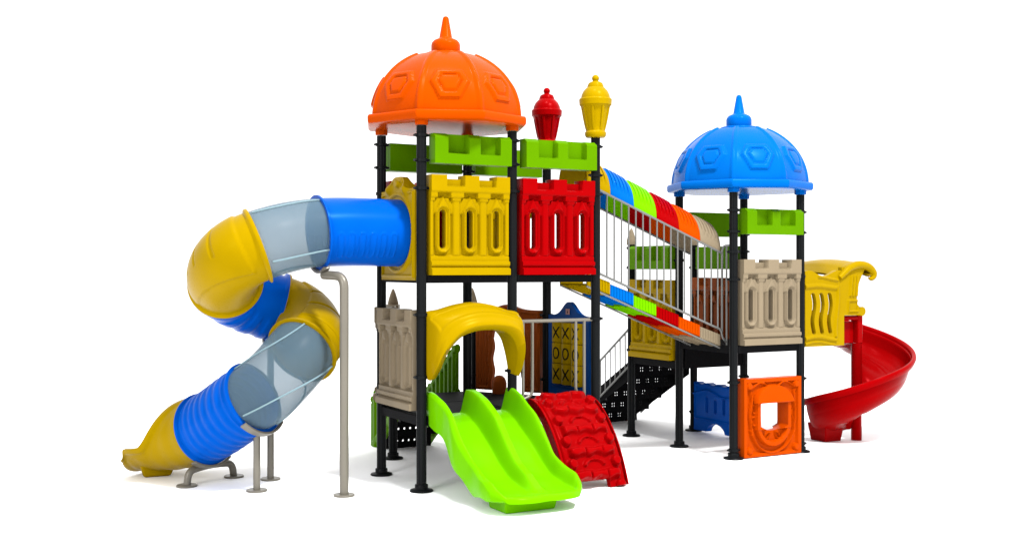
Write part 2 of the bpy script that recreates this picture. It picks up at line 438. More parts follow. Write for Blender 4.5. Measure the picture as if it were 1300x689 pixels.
o = put('badge', mesh('badge', *box(-.035, .035, -.004, .004, -.03, .03), 'pink', smooth=False), XO); o.location = (.42, -.033, .945)
g = G(); g.add([(-.014, -.0055, -.016), (.014, -.0055, -.016), (.0, -.0055, .018), (-.014, -.0045, -.016), (.014, -.0045, -.016), (0, -.0045, .018)], [(0, 1, 2), (5, 4, 3), (0, 3, 4, 1), (1, 4, 5, 2), (2, 5, 3, 0)])
o = put('badge_mark', mesh('badge_mark', *g.get(), 'ink', smooth=False), XO); o.location = (.42, -.033, .945)
# grey guard rail above the climbing ramp
g = G(); g.add(*tube([(1.05, 0, 1.61), (1.95, 0, 1.61)], .019))
g.add(*tube(smoothpath([(1.126, 0, 1.60), (1.126, 0, .72)]), .016)); g.add(*tube([(1.86, 0, 1.60), (1.86, 0, .72)], .016))
g.add(*tube(smoothpath([(1.235, 0, 1.60), (1.235, 0, .86), (1.126, 0, .82)], .06), .016)); g.add(*tube(smoothpath([(1.755, 0, 1.60), (1.755, 0, .86), (1.86, 0, .82)], .06), .016))
world('guard_rail', *g.get(), 'steel', T1)
# brown archway panel on the slanted rear right side
def br_sdf(u, v):
    top = .93+.06*np.exp(-((u-.42)/.16)**2)
    d = np.maximum(bx(u, v, 0, .86, 0, 1.1), v-top)
    hole = np.maximum(np.abs(u-.42)-(.20+.012*np.sin(v*22)), np.maximum(-v-1, v-.60)); ar = np.hypot((u-.42), (v-.60)*.9)-.20
    return np.maximum(d, -np.minimum(hole, ar))
def br_h(u, v):
    H = .018*raised(np.abs(br_sdf(u, v)+.03)-.012)
    for c in (.06, .10, .14, .70, .74, .78): H = np.maximum(H, .014*raised(np.abs(u-c)-.008, .014)*(v < .7))
    return H
v, f = relief(.86, 1.0, br_sdf, br_h, .03, .011)
d = np.array((2-1.5, 1-1.866)); rz = math.atan2(d[1], d[0])
put('archway_panel', mesh('archway_panel', v, f, 'brown', ang=50), T1, (1.5+.035, 1.866-.06, .74), rz)
world('step_knob', *lathe([(.001, .0), (.08, .0), (.085, .05), (.085, .12), (.07, .17), (.04, .20), (.001, .21)], 24, (1.62, 1.42, .72)), 'brown', T1)

# ================================================================== SLIDE CANOPY + DOUBLE SLIDE
DS = thing('double_slide', (.54, -.6, 0), 'wide lime green double slide with two lanes under a yellow arched canopy', 'slide')
zr = [(0.06, .945), (0, .955), (-.1, .945), (-.3, .885), (-.55, .755), (-.75, .565), (-.95, .41), (-1.2, .315), (-1.49, .255)]
zb = [(0.06, .725), (0, .725), (-.1, .72), (-.3, .64), (-.55, .49), (-.75, .345), (-.95, .24), (-1.2, .185), (-1.40, .165), (-1.49, .135)]
def interp(tab, y):
    t = sorted(tab); a = np.array(t); 
    # smooth monotone-ish interpolation
    yy = np.linspace(a[0, 0], a[-1, 0], 200); zz = np.interp(yy, a[:, 0], a[:, 1]); k = np.ones(15)/15
    zz = np.convolve(np.pad(zz, 7, mode='edge'), k, 'valid'); return np.interp(y, yy, zz)
ns, nu_ = 150, 150; top = []; bot = []
for i in range(ns+1):
    y = .055-1.545*i/ns; R_ = interp(zr, y); b_ = interp(zb, y); hR = R_-b_; rowt = []; rowb = []
    q = max(0, (-y-1.10)/.35); half = .475*(1-.0*q); shr = 1
    # little waves in the outer edge
    for j in range(nu_+1):
        u = -1+2*j/nu_
        au = abs(u); 
        rim = 0
        mid = (1-sst(.055, .22, au)); endf = 1-sst(-1.44, -1.15, y)*0
        midf = 1-sst(1.12, 1.40, -y)*.9
        sid = sst(.74, .91, au)
        h = max(mid*midf*(1-sst(0.6, 1.2, -y)*.25), sid)
        roll = 1-(max(0, au-.93)/.07)**2*.16                # rounded shoulder
        zz = b_+hR*h*roll*(1 if sid >= mid else 1)
        if mid > 0: zz -= .02*(1-mid)*0
        wv_ = .014*math.sin(i/ns*15+.6)*(.25+.75*float(sst(.1, .3, i/ns)))*au**4*np.sign(u)
        x = .54+u*half*shr+wv_
        lip = max(0, (-y-1.38)/.07); zz -= .0*lip
        cor = .20*au**4; yy_ = .055-(1.545-cor)*i/ns
        en = float(sst(.90, 1., i/ns)); zz = b_+(zz-b_)*(1-.45*en)+.018*float(sst(.93, .97, i/ns))*(1-float(sid))
        if i/ns > .975: zz -= .045*((i/ns-.975)/.025)**2.5
        rowt.append((x, yy_, zz))
    edge = b_-.085+.018*math.sin(y*13)
    for j in range(nu_+1):
        u = -1+2*j/nu_; x = .54+u*half*shr*(.985)+.014*math.sin(i/ns*15+.6)*(.25+.75*float(sst(.1, .3, i/ns)))*abs(u)**4*np.sign(u)
        cor = .20*abs(u)**4; yy_ = .055-(1.535-cor)*i/ns
        rowb.append((x, yy_, (b_-.045 if abs(u) < .9 else edge*(1-float(sst(.72, .92, i/ns)))+(b_-.045)*float(sst(.72, .92, i/ns)))+.03*float(sst(.95, 1, i/ns))))
    top.append(rowt); bot.append(rowb)
world('chute', *grid_solid(top, bot), 'lime', DS, ang=70)
g = G(); v = [(x+.0, y, z) for z, e in ((0, .0), (.16, .03)) for x, y in ((.22-e, -1.30-e), (.72+e, -1.30-e), (.72+e, -.98), (.22-e, -.98))]
g.add(v, [(3, 2, 1, 0), (4, 5, 6, 7)]+[(i, (i+1) % 4, 4+(i+1) % 4, 4+i) for i in range(4)])
world('foot_block', *g.get(), 'lime', DS, bev=.012)
# side ears where the chute bolts to the deck
# canopy
na, nb = 150, 36; P = []; Q = []
def pl(pts, n):
    pts = np.array(pts, float); 
    # Catmull-Rom
    e = np.vstack([2*pts[0]-pts[1], pts, 2*pts[-1]-pts[-2]]); out = []
    k = len(pts)-1
    for i in range(n+1):
        t = i/n*k; s_ = min(int(t), k-1); t -= s_; p0, p1, p2, p3 = e[s_:s_+4]
        out.append(.5*((2*p1)+(-p0+p2)*t+(2*p0-5*p1+4*p2-p3)*t*t+(-p0+3*p1-3*p2+p3)*t**3))
    return np.array(out)
back = pl([(.035, 0, 1.10), (.035, 0, 1.35), (.035, 0, 1.60), (.04, 0, 1.72), (.17, 0, 1.75), (.35, 0, 1.795), (.54, 0, 1.815), (.73, 0, 1.79), (.90, 0, 1.735), (1.035, 0, 1.71), (1.045, 0, 1.58), (1.045, 0, 1.35), (1.045, 0, 1.10)], na)
lip = pl([(.045, -.07, 1.07), (.055, -.17, 1.18), (.10, -.23, 1.33), (.18, -.26, 1.45), (.28, -.275, 1.54), (.40, -.28, 1.585), (.54, -.28, 1.60), (.70, -.28, 1.595), (.84, -.275, 1.57), (.94, -.26, 1.50), (1.0, -.22, 1.36), (1.02, -.15, 1.20), (1.02, -.07, 1.07)], na)
inb = pl([(.10, -.0, 1.105), (.12, -.0, 1.24), (.16, -.0, 1.37), (.22, -.0, 1.47), (.30, -.0, 1.54), (.41, -.0, 1.575), (.54, -.0, 1.59), (.67, -.0, 1.58), (.78, -.0, 1.54), (.86, -.0, 1.46), (.90, -.0, 1.36), (.93, -.0, 1.24), (.955, -.0, 1.105)], na)
inl = pl([(.105, -.09, 1.085), (.13, -.17, 1.19), (.165, -.22, 1.32), (.225, -.25, 1.42), (.31, -.265, 1.495), (.42, -.27, 1.535), (.54, -.27, 1.55), (.69, -.27, 1.545), (.81, -.265, 1.51), (.89, -.25, 1.43), (.945, -.215, 1.32), (.97, -.15, 1.20), (.975, -.09, 1.085)], na)
for i in range(na+1):
    b_, l_ = back[i], lip[i]; t0 = i/na; bul = math.sin(PI*t0)**.4
    rowp = []; rowq = []
    for j in range(nb+1):
        t = j/nb; p = b_*(1-t)+l_*t; qi = inb[i]*(1-t)+inl[i]*t
        o = np.array((0, -.10*math.sin(PI*t*.9), .055*math.sin(PI*t)))*bul
        if t > .80: o += np.array((0, -.030, .0))*math.sin(PI*(t-.8)/.2*.5)    # rolled lip
        o = o+np.array((0, .022, -.010))*float(sst(.20, .24, t)*(1-sst(.60, .66, t))*sst(.20, .24, t0)*(1-sst(.74, .78, t0)))
        p = p+o; c = np.array((.54, 0, 1.2)); dr = p-c; dr[1] *= .2; dr /= np.linalg.norm(dr)
        th = .022+.020*sst(.75, .95, t)
        rowp.append(p); rowq.append(qi)
    P.append(rowp); Q.append(rowq)
world('canopy', *grid_solid(P, Q), 'yellow', DS, ang=70)

# ================================================================== CLIMBING RAMP
CR = thing('climbing_ramp', (1.58, -.35, 0), 'red curved climbing ramp with moulded stone and log holds beside the lime slide', 'climbing ramp')
cp = pl([(0.03, .79), (-.08, .785), (-.22, .72), (-.38, .58), (-.52, .40), (-.63, .20), (-.71, .0)], 160)   # (y, z)
seg = np.r_[0, np.cumsum(np.hypot(*np.diff(cp, axis=0).T))]; Lc = seg[-1]; X0, X1 = 1.22, 1.90
nrm = np.gradient(cp, seg, axis=0); nrm = np.stack([nrm[:, 1], -nrm[:, 0]], 1); nrm /= np.linalg.norm(nrm, axis=1)[:, None]
def cmap(u, v, n):
    s_ = Lc-v; y = np.interp(s_, seg, cp[:, 0]); z = np.interp(s_, seg, cp[:, 1]); ny = np.interp(s_, seg, nrm[:, 0]); nz = np.interp(s_, seg, nrm[:, 1])
    return np.stack([X0+u, y+ny*n, z+nz*n], -1)
WC = X1-X0
if nrm[0][1] < 0: nrm = -nrm
def c_sdf(u, v): return np.maximum(bx(u, v, 0, WC, 0, Lc), -bx(u, v, -1, WC-.20, -1, .085))
def c_h(u, v):
    H = 0*u; rng = np.random.RandomState(4); ph = rng.rand(12)*6
    for k in range(5):
        vc = Lc-.09-.232*k; vk = vc-.116; uu = u-WC/2
        w_ = .036+.006*np.sin(uu*21+ph[k]); lo = .010*np.sin(uu*37+ph[k+3])
        d = np.maximum(np.abs(v-vc)-w_+lo*(v < vc), np.abs(uu)-.255)
        seg_ = 1-.45*np.exp(-((uu+.095+.02*math.sin(ph[k]))/.007)**2)-.45*np.exp(-((uu-.10-.02*math.sin(ph[k]*2))/.007)**2)
        H = np.maximum(H, .058*raised(d, .036)*seg_*(1+.12*np.sin(uu*16+ph[k])))
        for uc in (.088, WC-.088): H = np.maximum(H, .052*raised(np.hypot(u-uc, v-vk)-.047, .014))
        q = np.hypot(uu/1.7, v-(vk-.03)); arc = np.abs(q-.062)-.012
        H = np.maximum(H, .026*raised(arc, .014)*sst(vk-.035, vk-.02, v)); H = H-.028*raised(q-.05, .012)*sst(vk-.04, vk-.025, v)
    for uc in (.11, WC-.11): H = np.maximum(H, .03*raised(np.hypot(u-uc, v-(Lc-.02))-.05, .02))
    e_ = np.minimum(u, WC-u); H = H-.030*(1-sst(0, .045, e_))**2
    return np.maximum(H, -.028)
v, f = relief(WC, Lc, c_sdf, c_h, .03, .0088, mapper=cmap, flatback=True)
world('ramp_surface', v, f, 'red', CR, ang=60)
for (nm, xa, xb) in (('side_flange', X0-.028, X0), ('side_flange', X1, X1+.014)):
    o_, i_ = [], []
    for k in range(0, 161, 4):
        y, z = cp[k]; ny, nz = nrm[k]; zb_ = max(0, z-.10*nz); 
        o_.append([(xa, y+ny*.036, max(0.0, z+nz*.036)), (xb, y+ny*.036, max(0.0, z+nz*.036))]); i_.append([(xa, y-ny*.07, max(0.0, z-nz*.07)), (xb, y-ny*.07, max(0., z-nz*.07))])
    # stop a little short of the ground on the left (the moulding is notched there)
    e = -3 if xa < X0 else None
    world(nm, *grid_solid(o_[:e], i_[:e]), 'red', CR, bev=.006, ang=50)

# ================================================================== REAR STAIRS WITH GREEN SIDES
GS = thing('green_sided_stairs', (1.0, 2.35, 0), 'black steps with bright green slatted side panels behind the slide tower', 'stairs')
def stairs(root, x0, x1, y0, y1, ztop, n, m='deck', pitch=.075, hr=.014, square=False, plate=True):
    w_ = x1-x0; dz = ztop/n; dy = (y1-y0)/n
    for k in range(n):
        z1 = ztop-dz*k; ya = y0+dy*k
        v, f = relief(w_, dz, perf_panel(w_, dz, pitch, hr, square=square, margin=.05), lambda u, v: 0*u, .009, .0075)
        me = mesh('riser', v, f, m, smooth=False)
        if k > 0 or True: put('riser', me, root, (x0, ya+.005, z1-dz))
        if k < n-1:
            v, f = relief(w_, dy, perf_panel(w_, dy, pitch, hr, square=square, margin=.05), lambda u, v: 0*u, .009, .0075, mapper=lambda u, v, n_: np.stack([u, v, n_], -1))
            put('tread', mesh('tread', v, f, m, smooth=False), root, (x0, ya, z1-dz+.010))
stairs(GS, .70, 1.28, 1.9, 2.75, .70, 4)
def gs_sdf(L_, hA, hB, hh):
    """parallelogram side panel in (u along the run, v up); lower edge from hA (deck) to 0"""
    def s(u, v):
        lo = hA*(1-u/L_)-.10; hi = hA*(1-u/L_)+hh+.03*np.sin(u*9)
        return np.maximum(np.maximum(-u, u-L_), np.maximum(np.maximum(lo-v, -v), v-hi))
    return s
Lg, hA, hh = .90, .66, .60
sd = gs_sdf(Lg, hA, 0, hh)
def gs_full(u, v):
    d = sd(u, v); lo = hA*(1-u/Lg)
    return d
def gs_h(u, v):
    lo = hA*(1-u/Lg); t = v-lo
    H = .02*raised(np.abs(t-hh+.05)-.035, .02)+.02*raised(np.abs(t-.02)-.05, .02)
    for k in range(8): H = np.maximum(H, .022*raised(np.abs(u-.06-.112*k)-.026, .016)*(t > -.08))
    return H
for xx in (.665, 1.33):
    v, f = relief(Lg, 1.32, gs_full, gs_h, .018, .012, mapper=lambda u, v, n: np.stack([n, u, v], -1))
    s_ = put('side_panel', mesh('side_panel', v, f, 'green' , ang=50), GS, (xx, 1.91, .0))
    world('newel', *box(xx-.035, xx+.035, 2.79, 2.87, 0, .52), 'green', s_, bev=.014)
    world('newel_knob', *lathe([(.03, .0), (.045, .02), (.05, .05), (.035, .08), (.002, .09)], 20, (xx, 2.83, .52)), 'green', s_)

# ================================================================== RIGHT TOWER
RX = 3.853
T2 = thing('play_tower', (RX+.5, 1, 0), 'lower tower with a blue dome, beige castle panel and orange window panel near the ground', 'play tower')
post(T2, RX, 0, 3.0, [2.80, 2.56, 2.33, 2.02, .86, .10])
post(T2, RX+1, 0, 3.0, [2.80, 2.56, 2.05, .86, .10])
post(T2, RX, 1, 3.0, [2.80, 2.56, (2.24, A), (1.5, A)])
post(T2, RX+1, 1, 3.0, [2.80, 2.56, 2.35, (1.5, A), (.8, A)])
post(T2, RX, 2, 2.48, [(2.40, A), (2.15, A), (1.9, A), (1.1, A)], 'spire')
post(T2, RX+1, 2, 2.48, [(2.40, A), (2.15, A), (.9, A), (.25, A)], 'spire')
dome(T2, RX+.5, .5, 3.05, 'sky')
front('castle_panel', CASTLE, T2, RX+.08, 0, 1.275, 'tan')
front('parapet', CREN, T2, RX+.10, -.01, 2.53); backside('parapet', CREN, T2, RX+.93, 1.01, 2.53)
leftside('castle_panel', CASTLE, T2, RX, 1.93, 1.03); rightside('castle_panel', CASTLE_B, T2, RX+1, 1.07, 1.05, 'brown')
leftside('parapet', CREN, T2, RX-.0, 1.92, 2.13); rightside('parapet', CREN, T2, RX+1, 1.08, 2.13)
deck(T2, RX, RX+1, 0, 1, 1.27, .085); deck(T2, RX, RX+1, 1, 2, 1.02, .085)
g = G(); g.add(*box(RX+.06, RX+.94, 1.021, 1.035, .95, 1.2)); g.add(*box(RX+.06, RX+.94, .965, .979, .95, 1.18))
world('step_riser', *g.get(), 'deck', T2, bev=.003, smooth=False)
# orange window panel
OW, OH = .85, .885
OC = .425
def or_sdf(u, v):
    d = bx(u, v, 0, OW, 0, OH)
    return np.maximum(d, -np.maximum(bx(u, v, .218, .625, .0, .605), (.285+1.3*(u-OC)**2)-v))
def or_h(u, v):
    x = u-OC
    H = .026*raised(-bx(u, v, .03, OW-.03, .025, OH-.025)*1., .014)*0+.030*(1-raised(bx(u, v, .05, OW-.05, .04, OH-.05), .016))
    # thick frame round the opening, joined to a deep U below it
    H = np.maximum(H, .060*raised(bx(u, v, .168, .678, .30, .62), .014))
    U = np.maximum(np.hypot(x, (v-.36)*1.0)-.255, v-.36); H = np.maximum(H, .052*raised(np.maximum(U, -(U+.060)), .014)); H = np.maximum(H, .052*raised(np.maximum(np.abs(np.abs(x)-.225)-.03, np.maximum(.34-v, v-.64)), .014))
    aw = np.maximum(np.hypot(x/1.33, v-.60)-.208, .60-v); H = np.maximum(H, (.090-.20*np.maximum(0, v-.62))*raised(aw, .016))
    # two leaves under the sill
    for sg in (-1, 1):
        lf = np.maximum(np.hypot(x-sg*.020, v-.155)-.115, np.hypot(x-sg*.155, v-.275)-.115)
        H = np.maximum(H, .030*raised(np.abs(lf)-.006, .010)); H = H-.020*raised(lf+.014, .012)
    # outer swirl lines
    sw = np.abs(np.hypot(x*1.0, (v-.40)*.92)-.335)-.011; H = np.maximum(H, .040*raised(sw, .012)*(v < .30))
    H = np.maximum(H, .040*raised(np.abs(np.abs(x)-.325-.012*np.sin(v*17))-.011, .012)*(v > .24)*(v < .74))
    wv = np.abs(v-(.80-.045*np.cos(x*17)*np.exp(-(x*2.6)**2)-.16*np.maximum(0, np.abs(x)-.26)))-.010; H = np.maximum(H, .038*raised(wv, .012)*(np.abs(x) < .33))
    for uc, vc in ((.08, .075), (.775, .075), (.08, .80), (.775, .80)): H = np.maximum(H, .048*raised(np.hypot(u-uc, v-vc)-.038, .014))
    for sg in (-1, 1):
        for v0 in (.36, .50): H = np.maximum(H, .020*raised(np.abs(np.hypot((x-sg*.275)*2.2, v-v0-.04)-.05)-.008, .010))
    return np.maximum(H, 0)
v, f = relief(OW, OH, or_sdf, or_h, .035, .0088)
put('window_panel', mesh('window_panel', v, f, 'orange', ang=42), T2, (RX+.085, -.02, .012))
# blue low panel on the far right side
def bl_sdf(u, v):
    d = np.maximum(bx(u, v, 0, .88, 0, 1), v-(.62+.012*np.sin(u*28)))
    d = np.maximum(d, -np.maximum(np.hypot((u-.44)/1.4, v+.02)-.135, -1-v))
    for c in (.27, .44, .61): d = np.maximum(d, -(caps(u, v, c, .27, .43-.03*(c == .44))-.03))
    return d
def bl_h(u, v):
    return .02*raised(np.abs(v-(.50+.035*np.sin((u-.1)*9)))-.010, .014)+.012*raised(np.abs(bx(u, v, .03, .85, .16, .60))-.01, .014)
v, f = relief(.88, .64, bl_sdf, bl_h, .045, .010)
put('low_panel', mesh('low_panel', v, f, 'blue', ang=50), T2, (RX+1, 1.94, .03), -PI/2)

# ================================================================== BRIDGE
BR = thing('covered_bridge', (2.93, .5, 0), 'sloping footbridge with grey railings, rainbow deck segments and a rainbow barrel cover between the towers', 'bridge')
Y0, Y1 = .22, .76; YC = (Y0+Y1)/2
xs = [2.02, 2.326, 2.632, 2.937, 3.245, 3.544, 3.838]; cols = ['yellow', 'sky', 'lime', 'red', 'orange', 'tan']
rail = lambda x: 2.978-.3995*(x-2.21)
for k in range(6):
    xa, xb = xs[k], xs[k+1]; nx, nphi = 60, 60; P = []; Q = []
    for i in range(nx+1):
        x = xa+(xb-xa)*i/nx; t = i/nx
        rp = []; rq = []
        for j in range(nphi+1):
            ph = PI*j/nphi; c, s_ = math.cos(ph), math.sin(ph)
            y = YC-.285*c; z = rail(x)+.33*s_**.9
            deg = math.degrees(min(ph, PI-ph)); gate = sst(14, 22, deg)*(1-sst(60, 74, deg))
            per = (t-.08)*6; kk = per % 1; H = .015*gate*(sst(.10, .22, kk)*(1-sst(.78, .90, kk)))*(0 < per < 5)
            H += .012*math.sin(PI*t)**.3
            rp.append((x, y-c*H*.9, z+s_*H)); rq.append((x, y+c*.014, z-s_*.016))
        P.append(rp); Q.append(rq)
    world('cover_segment', *grid_solid(P, Q), cols[k], BR, ang=60)
dz = lambda x: 1.997-.400*(x-2.30)
xsd = [2.03]+xs[1:]
for k in range(6):
    xa, xb = xsd[k], xsd[k+1]; xm = (xa+xb)/2; z0 = dz(xm); sl = -.34; g = G()
    za, zb2 = z0+sl*(xa-xm), z0+sl*(xb-xm)
    for ys, sg in ((Y0, -1), (Y1, 1)):
        g.add(*slab((xa, ys, za-.068), (xb, ys, zb2-.068), (0, .010, 0), (0, 0, .066)))
        nr = int((xb-xa)/.036)
        for i in range(nr):
            x = xa+(i+.5)*(xb-xa)/nr; z = z0+sl*(x-xm)
            g.add(*box(x-.011, x+.011, ys+sg*.010-.006, ys+sg*.010+.006, z-.128, z-.005))
    g.add(*slab((xa, YC, za-.122), (xb, YC, zb2-.122), (0, .26, 0), (0, 0, .010)))
    for ys in (Y0+.14, Y1-.14): g.add(*slab((xa+.004, ys, za-.136), (xb-.004, ys, zb2-.136), (0, .03, 0), (0, 0, .008)))
    world('deck_segment', *g.get(), cols[k]+'_matte', BR, bev=.003, smooth=False)
for ys in (Y0, Y1):
    world('side_beam', *slab((2.03, ys, dz(2.03)-.148), (3.84, ys, dz(3.84)-.148), (0, .012, 0), (0, 0, .009)), 'galv', BR, bev=.003)
rb = lambda x: 2.074-.389*(x-2.21); xe = 3.84; y = Y0-.035
g = G()
g.add(*tube([(2.04, y, rail(2.04)-.012), (xe, y, rail(xe)-.012)], .0125, 12))
g.add(*tube(smoothpath([(xe, y, rb(xe)-.02), (xe, y, rail(xe)+.03), (xe+.03, y, rail(xe)+.075), (xe+.09, .10, rail(xe)+.08), (3.90, .05, rail(xe)+.08)], .04), .0125, 12))
g.add(*tube(smoothpath([(2.04, y, rb(2.04)), (xe-.01, y, rb(xe-.01)), (xe, y, rb(xe)-.08), (xe+.06, y, rb(xe)-.14)], .06), .0125, 12))
for k in range(18):
    x = 2.172+k*.0945; g.add(*tube([(x, y, rb(x)), (x, y, rail(x)-.012)], .009, 10))
g.add(*tube([(xe+.065, y, rb(xe)-.20), (xe+.065, y, rail(xe)+.075)], .011, 10))
world('railing', *g.get(), 'galv', BR)
world('inner_rail', *tube([(2.04, Y1+.02, rail(2.04)-.012), (3.84, Y1+.02, rail(3.84)-.012)], .0125, 12), 'galv', BR)

# ================================================================== RIGHT STAIRS
RS = thing('perforated_stairs', (RX+.5, 2.8, 0), 'black perforated metal steps with a grey barred handrail, below the bridge behind the blue-domed tower', 'stairs')
stairs(RS, RX+.06, RX+.95, 2.06, 3.52, .93, 5, pitch=.05, hr=.013, square=True)
for xx in (RX+.045, RX+.965):
    v = [(xx+e, y, z) for e in (-.008, .008) for y, z in ((2.06, .97), (2.06, .74), (3.40, .0), (3.56, .0), (3.56, .12))]
    world('stringer', v, [(0, 1, 2, 3, 4), (9, 8, 7, 6, 5)]+[(i, (i+1) % 5, 5+(i+1) % 5, 5+i) for i in range(5)], 'deck', RS, smooth=False)
for xx in (RX, RX+1.0):
    g = G(); hi = lambda y: 1.382-.68*(y-2.03); lo = lambda y: .904-.68*(y-2.03)
    g.add(*tube([(xx, 2.06, hi(2.06)), (xx, 3.2, hi(3.2))], .015, 10)); g.add(*tube([(xx, 2.06, lo(2.06)), (xx, 3.2, lo(3.2))], .013, 10))
    for k in range(10):
        y = 2.14+.115*k; g.add(*tube([(xx, y, lo(y)), (xx, y, hi(y))], .0085, 8))
    world('handrail', *g.get(), 'galv', RS)

# ================================================================== TUBE SLIDE
TS = thing('tube_slide', (-.85, .8, 0), 'spiral tube slide of blue, yellow and see-through sections on grey poles, at the far left', 'slide')
Fw = np.array((math.sin(yaw), math.cos(yaw), 0)); Rt = np.array((math.cos(yaw), -math.sin(yaw), 0))
R0, RF = .335, .365
def d3(b, z): 
    b = math.radians(b); return np.array((math.sin(b), math.cos(b), z))
keys = [  # position, heading (bearing, slope)
    ((.0, .5, 2.50), (-90, 0)), ((-.87, .5, 2.49), (-90, -.08)), ((-1.47, .43, 2.36), (-80, -.36)),
    ((-1.62, 1.03, 2.00), (25, -.42)), ((-1.03, 1.24, 1.74), (97, -.30)), ((-.97, .68, 1.345), (230, -.55)),
    ((-1.41, .80, .90), (326, -.50)), ((-1.72, 1.44, .54), (336, -.34)), ((-2.19, 2.30, .40), (328, .0))]
keys = [(np.array(p), d3(*h)/np.linalg.norm(d3(*h))) for p, h in keys]
def herm(a, b, n):
    (p0, t0), (p1, t1) = a, b; ch = np.linalg.norm(p1-p0); ang = math.acos(np.clip(t0@t1, -1, 1))
    L_ = ch*(1 if ang < .05 else (ang/2)/math.sin(ang/2)); k = 3*(4/3*math.tan(ang/4)*(ch/2/math.sin(ang/2)) if ang > .05 else ch/3)
    out = []
    for i in range(n+1):
        t = i/n; h = (2*t**3-3*t*t+1, t**3-2*t*t+t, -2*t**3+3*t*t, t**3-t*t)
        out.append(h[0]*p0+h[1]*k*t0+h[2]*p1+h[3]*k*t1)
    return np.array(out)
def frames(C):
    T = np.gradient(C, axis=0); T /= np.linalg.norm(T, axis=1)[:, None]; side = np.cross(T, (0, 0, 1.)); side /= np.linalg.norm(side, axis=1)[:, None]
    up = np.cross(side, T); return T, side, up
def tube_section(name, a, b, m, disp, n=56, na=96):
    if disp in (d_blue1, d_yel, d_yel2): n, na = 110, 200
    C = herm(a, b, n); T, Sd, Up = frames(C); L_ = np.linalg.norm(np.diff(C, axis=0), axis=1).sum(); P = []; Q = []
    for i in range(n+1):
        s_ = i/n; rp = []; rq = []; e = min(s_, 1-s_)*L_
        fl = (RF-R0)*(1-sst(.018, .03, e)) if m != 'clear' else -.004
        for j in range(na+1):
            an = 2*PI*j/na       # 0 = side(right of travel), pi/2 = up
            dr = math.cos(an)*Sd[i]+math.sin(an)*Up[i]
            h = disp(s_, math.degrees(an) % 360, L_)*sst(.04, .08, e)
            rp.append(C[i]+dr*(R0+h+fl)); rq.append(C[i]+dr*(R0-.014+.6*h))
        P.append(rp); Q.append(rq)
    P, Q = np.array(P), np.array(Q); P[:, -1] = P[:, 0]; Q[:, -1] = Q[:, 0]
    # weld the seam: build rings by hand
    v = np.concatenate([P[:, :-1].reshape(-1, 3), Q[:, :-1].reshape(-1, 3)]); o = (n+1)*na; f = []
    for i in range(n):
        for j in range(na):
            a_, b_, c_, d_ = i*na+j, i*na+(j+1) % na, (i+1)*na+(j+1) % na, (i+1)*na+j
            f.append((a_, b_, c_, d_)); f.append((d_+o, c_+o, b_+o, a_+o))
    for j in range(na):
        j2 = (j+1) % na; f.append((j2, j, j+o, j2+o)); f.append((n*na+j, n*na+j2, n*na+j2+o, n*na+j+o))
    sec = world('tube_section', v, f, m, TS, ang=55)
    return sec, C, T, Sd, Up
def ribs(cnt, lo, hi, amp=.010):
    def d(s_, an, L_):
        k = (s_*cnt) % 1; g_ = sst(lo, lo+10, an)*(1-sst(hi-10, hi, an))
        return amp*g_*(sst(.15, .3, k)*(1-sst(.7, .85, k)))*(1 if .10 < s_ < .92 else 0)
    return d
def d_blue1(s_, an, L_):       # row of fingernail-shaped pads low on the sides
    out = 0
    if .18 < s_ < .96:
        k = ((s_-.18)*8) % 1
        for c in (205, -25):
            dd = (an-c+180) % 360-180
            x_, y_ = (k-.5)*.105, dd*.0058
            q = math.hypot(x_, y_-max(-.10, min(.10, y_)))-.036
            out = max(out, .011*(1-float(sst(-.006, .004, q)))-.007*(1-float(sst(-.016, -.008, q))))
    return out
flat = lambda s_, an, L_: 0
def d_yel(s_, an, L_):
    out = 0
    k = (s_*5) % 1
    sector = (1-sst(68, 74, abs((an-155+180) % 360-180)))*sst(.10, .13, s_)*(1-sst(.9, .93, s_))
    groove = (1-sst(.03, .07, abs(k-.5)))*(1-sst(45, 50, abs((an-135+180) % 360-180)))
    return .016*sector-.014*groove*sector
def d_clear(s_, an, L_): 
    return 0
def d_yel2(s_, an, L_):
    sector = (1-sst(60, 66, abs((an-150+180) % 360-180)))*sst(.12, .16, s_)*(1-sst(.88, .92, s_)); k = (s_*4) % 1
    return .018*sector-.012*(1-sst(.03, .07, abs(k-.5)))*sector
def d_blue3(s_, an, L_):
    k = (s_*8) % 1; side_ = (an-10) % 180
    return .014*(sst(.1, .35, k)*(1-sst(.65, .9, k)))*(.55+.45*sst(4, 14, side_)*(1-sst(166, 176, side_)))*(1 if .08 < s_ < .95 else 0)
secs = [tube_section('tube_section', keys[i], keys[i+1], m_, d_) for i, (m_, d_) in enumerate((
    ('blue', d_blue1), ('clear', flat), ('yellow', d_yel), ('blue', ribs(4, 200, 340)), ('yellow', d_yel2), ('clear', flat), ('blue', d_blue3)))]
# moulded seams along the clear sections
def seam(sec, C, Sd, Up):
    for an in (90, 188, 270):
        a_ = math.radians(an+22); path = [C[i]+(R0+.001)*(math.cos(a_)*Sd[i]+math.sin(a_)*Up[i]) for i in range(0, len(C), 3)]
        world('seam', *tube(path, .009, 8), 'seam', sec)
for k in (1, 5): seam(secs[k][0], secs[k][1], secs[k][3], secs[k][4])
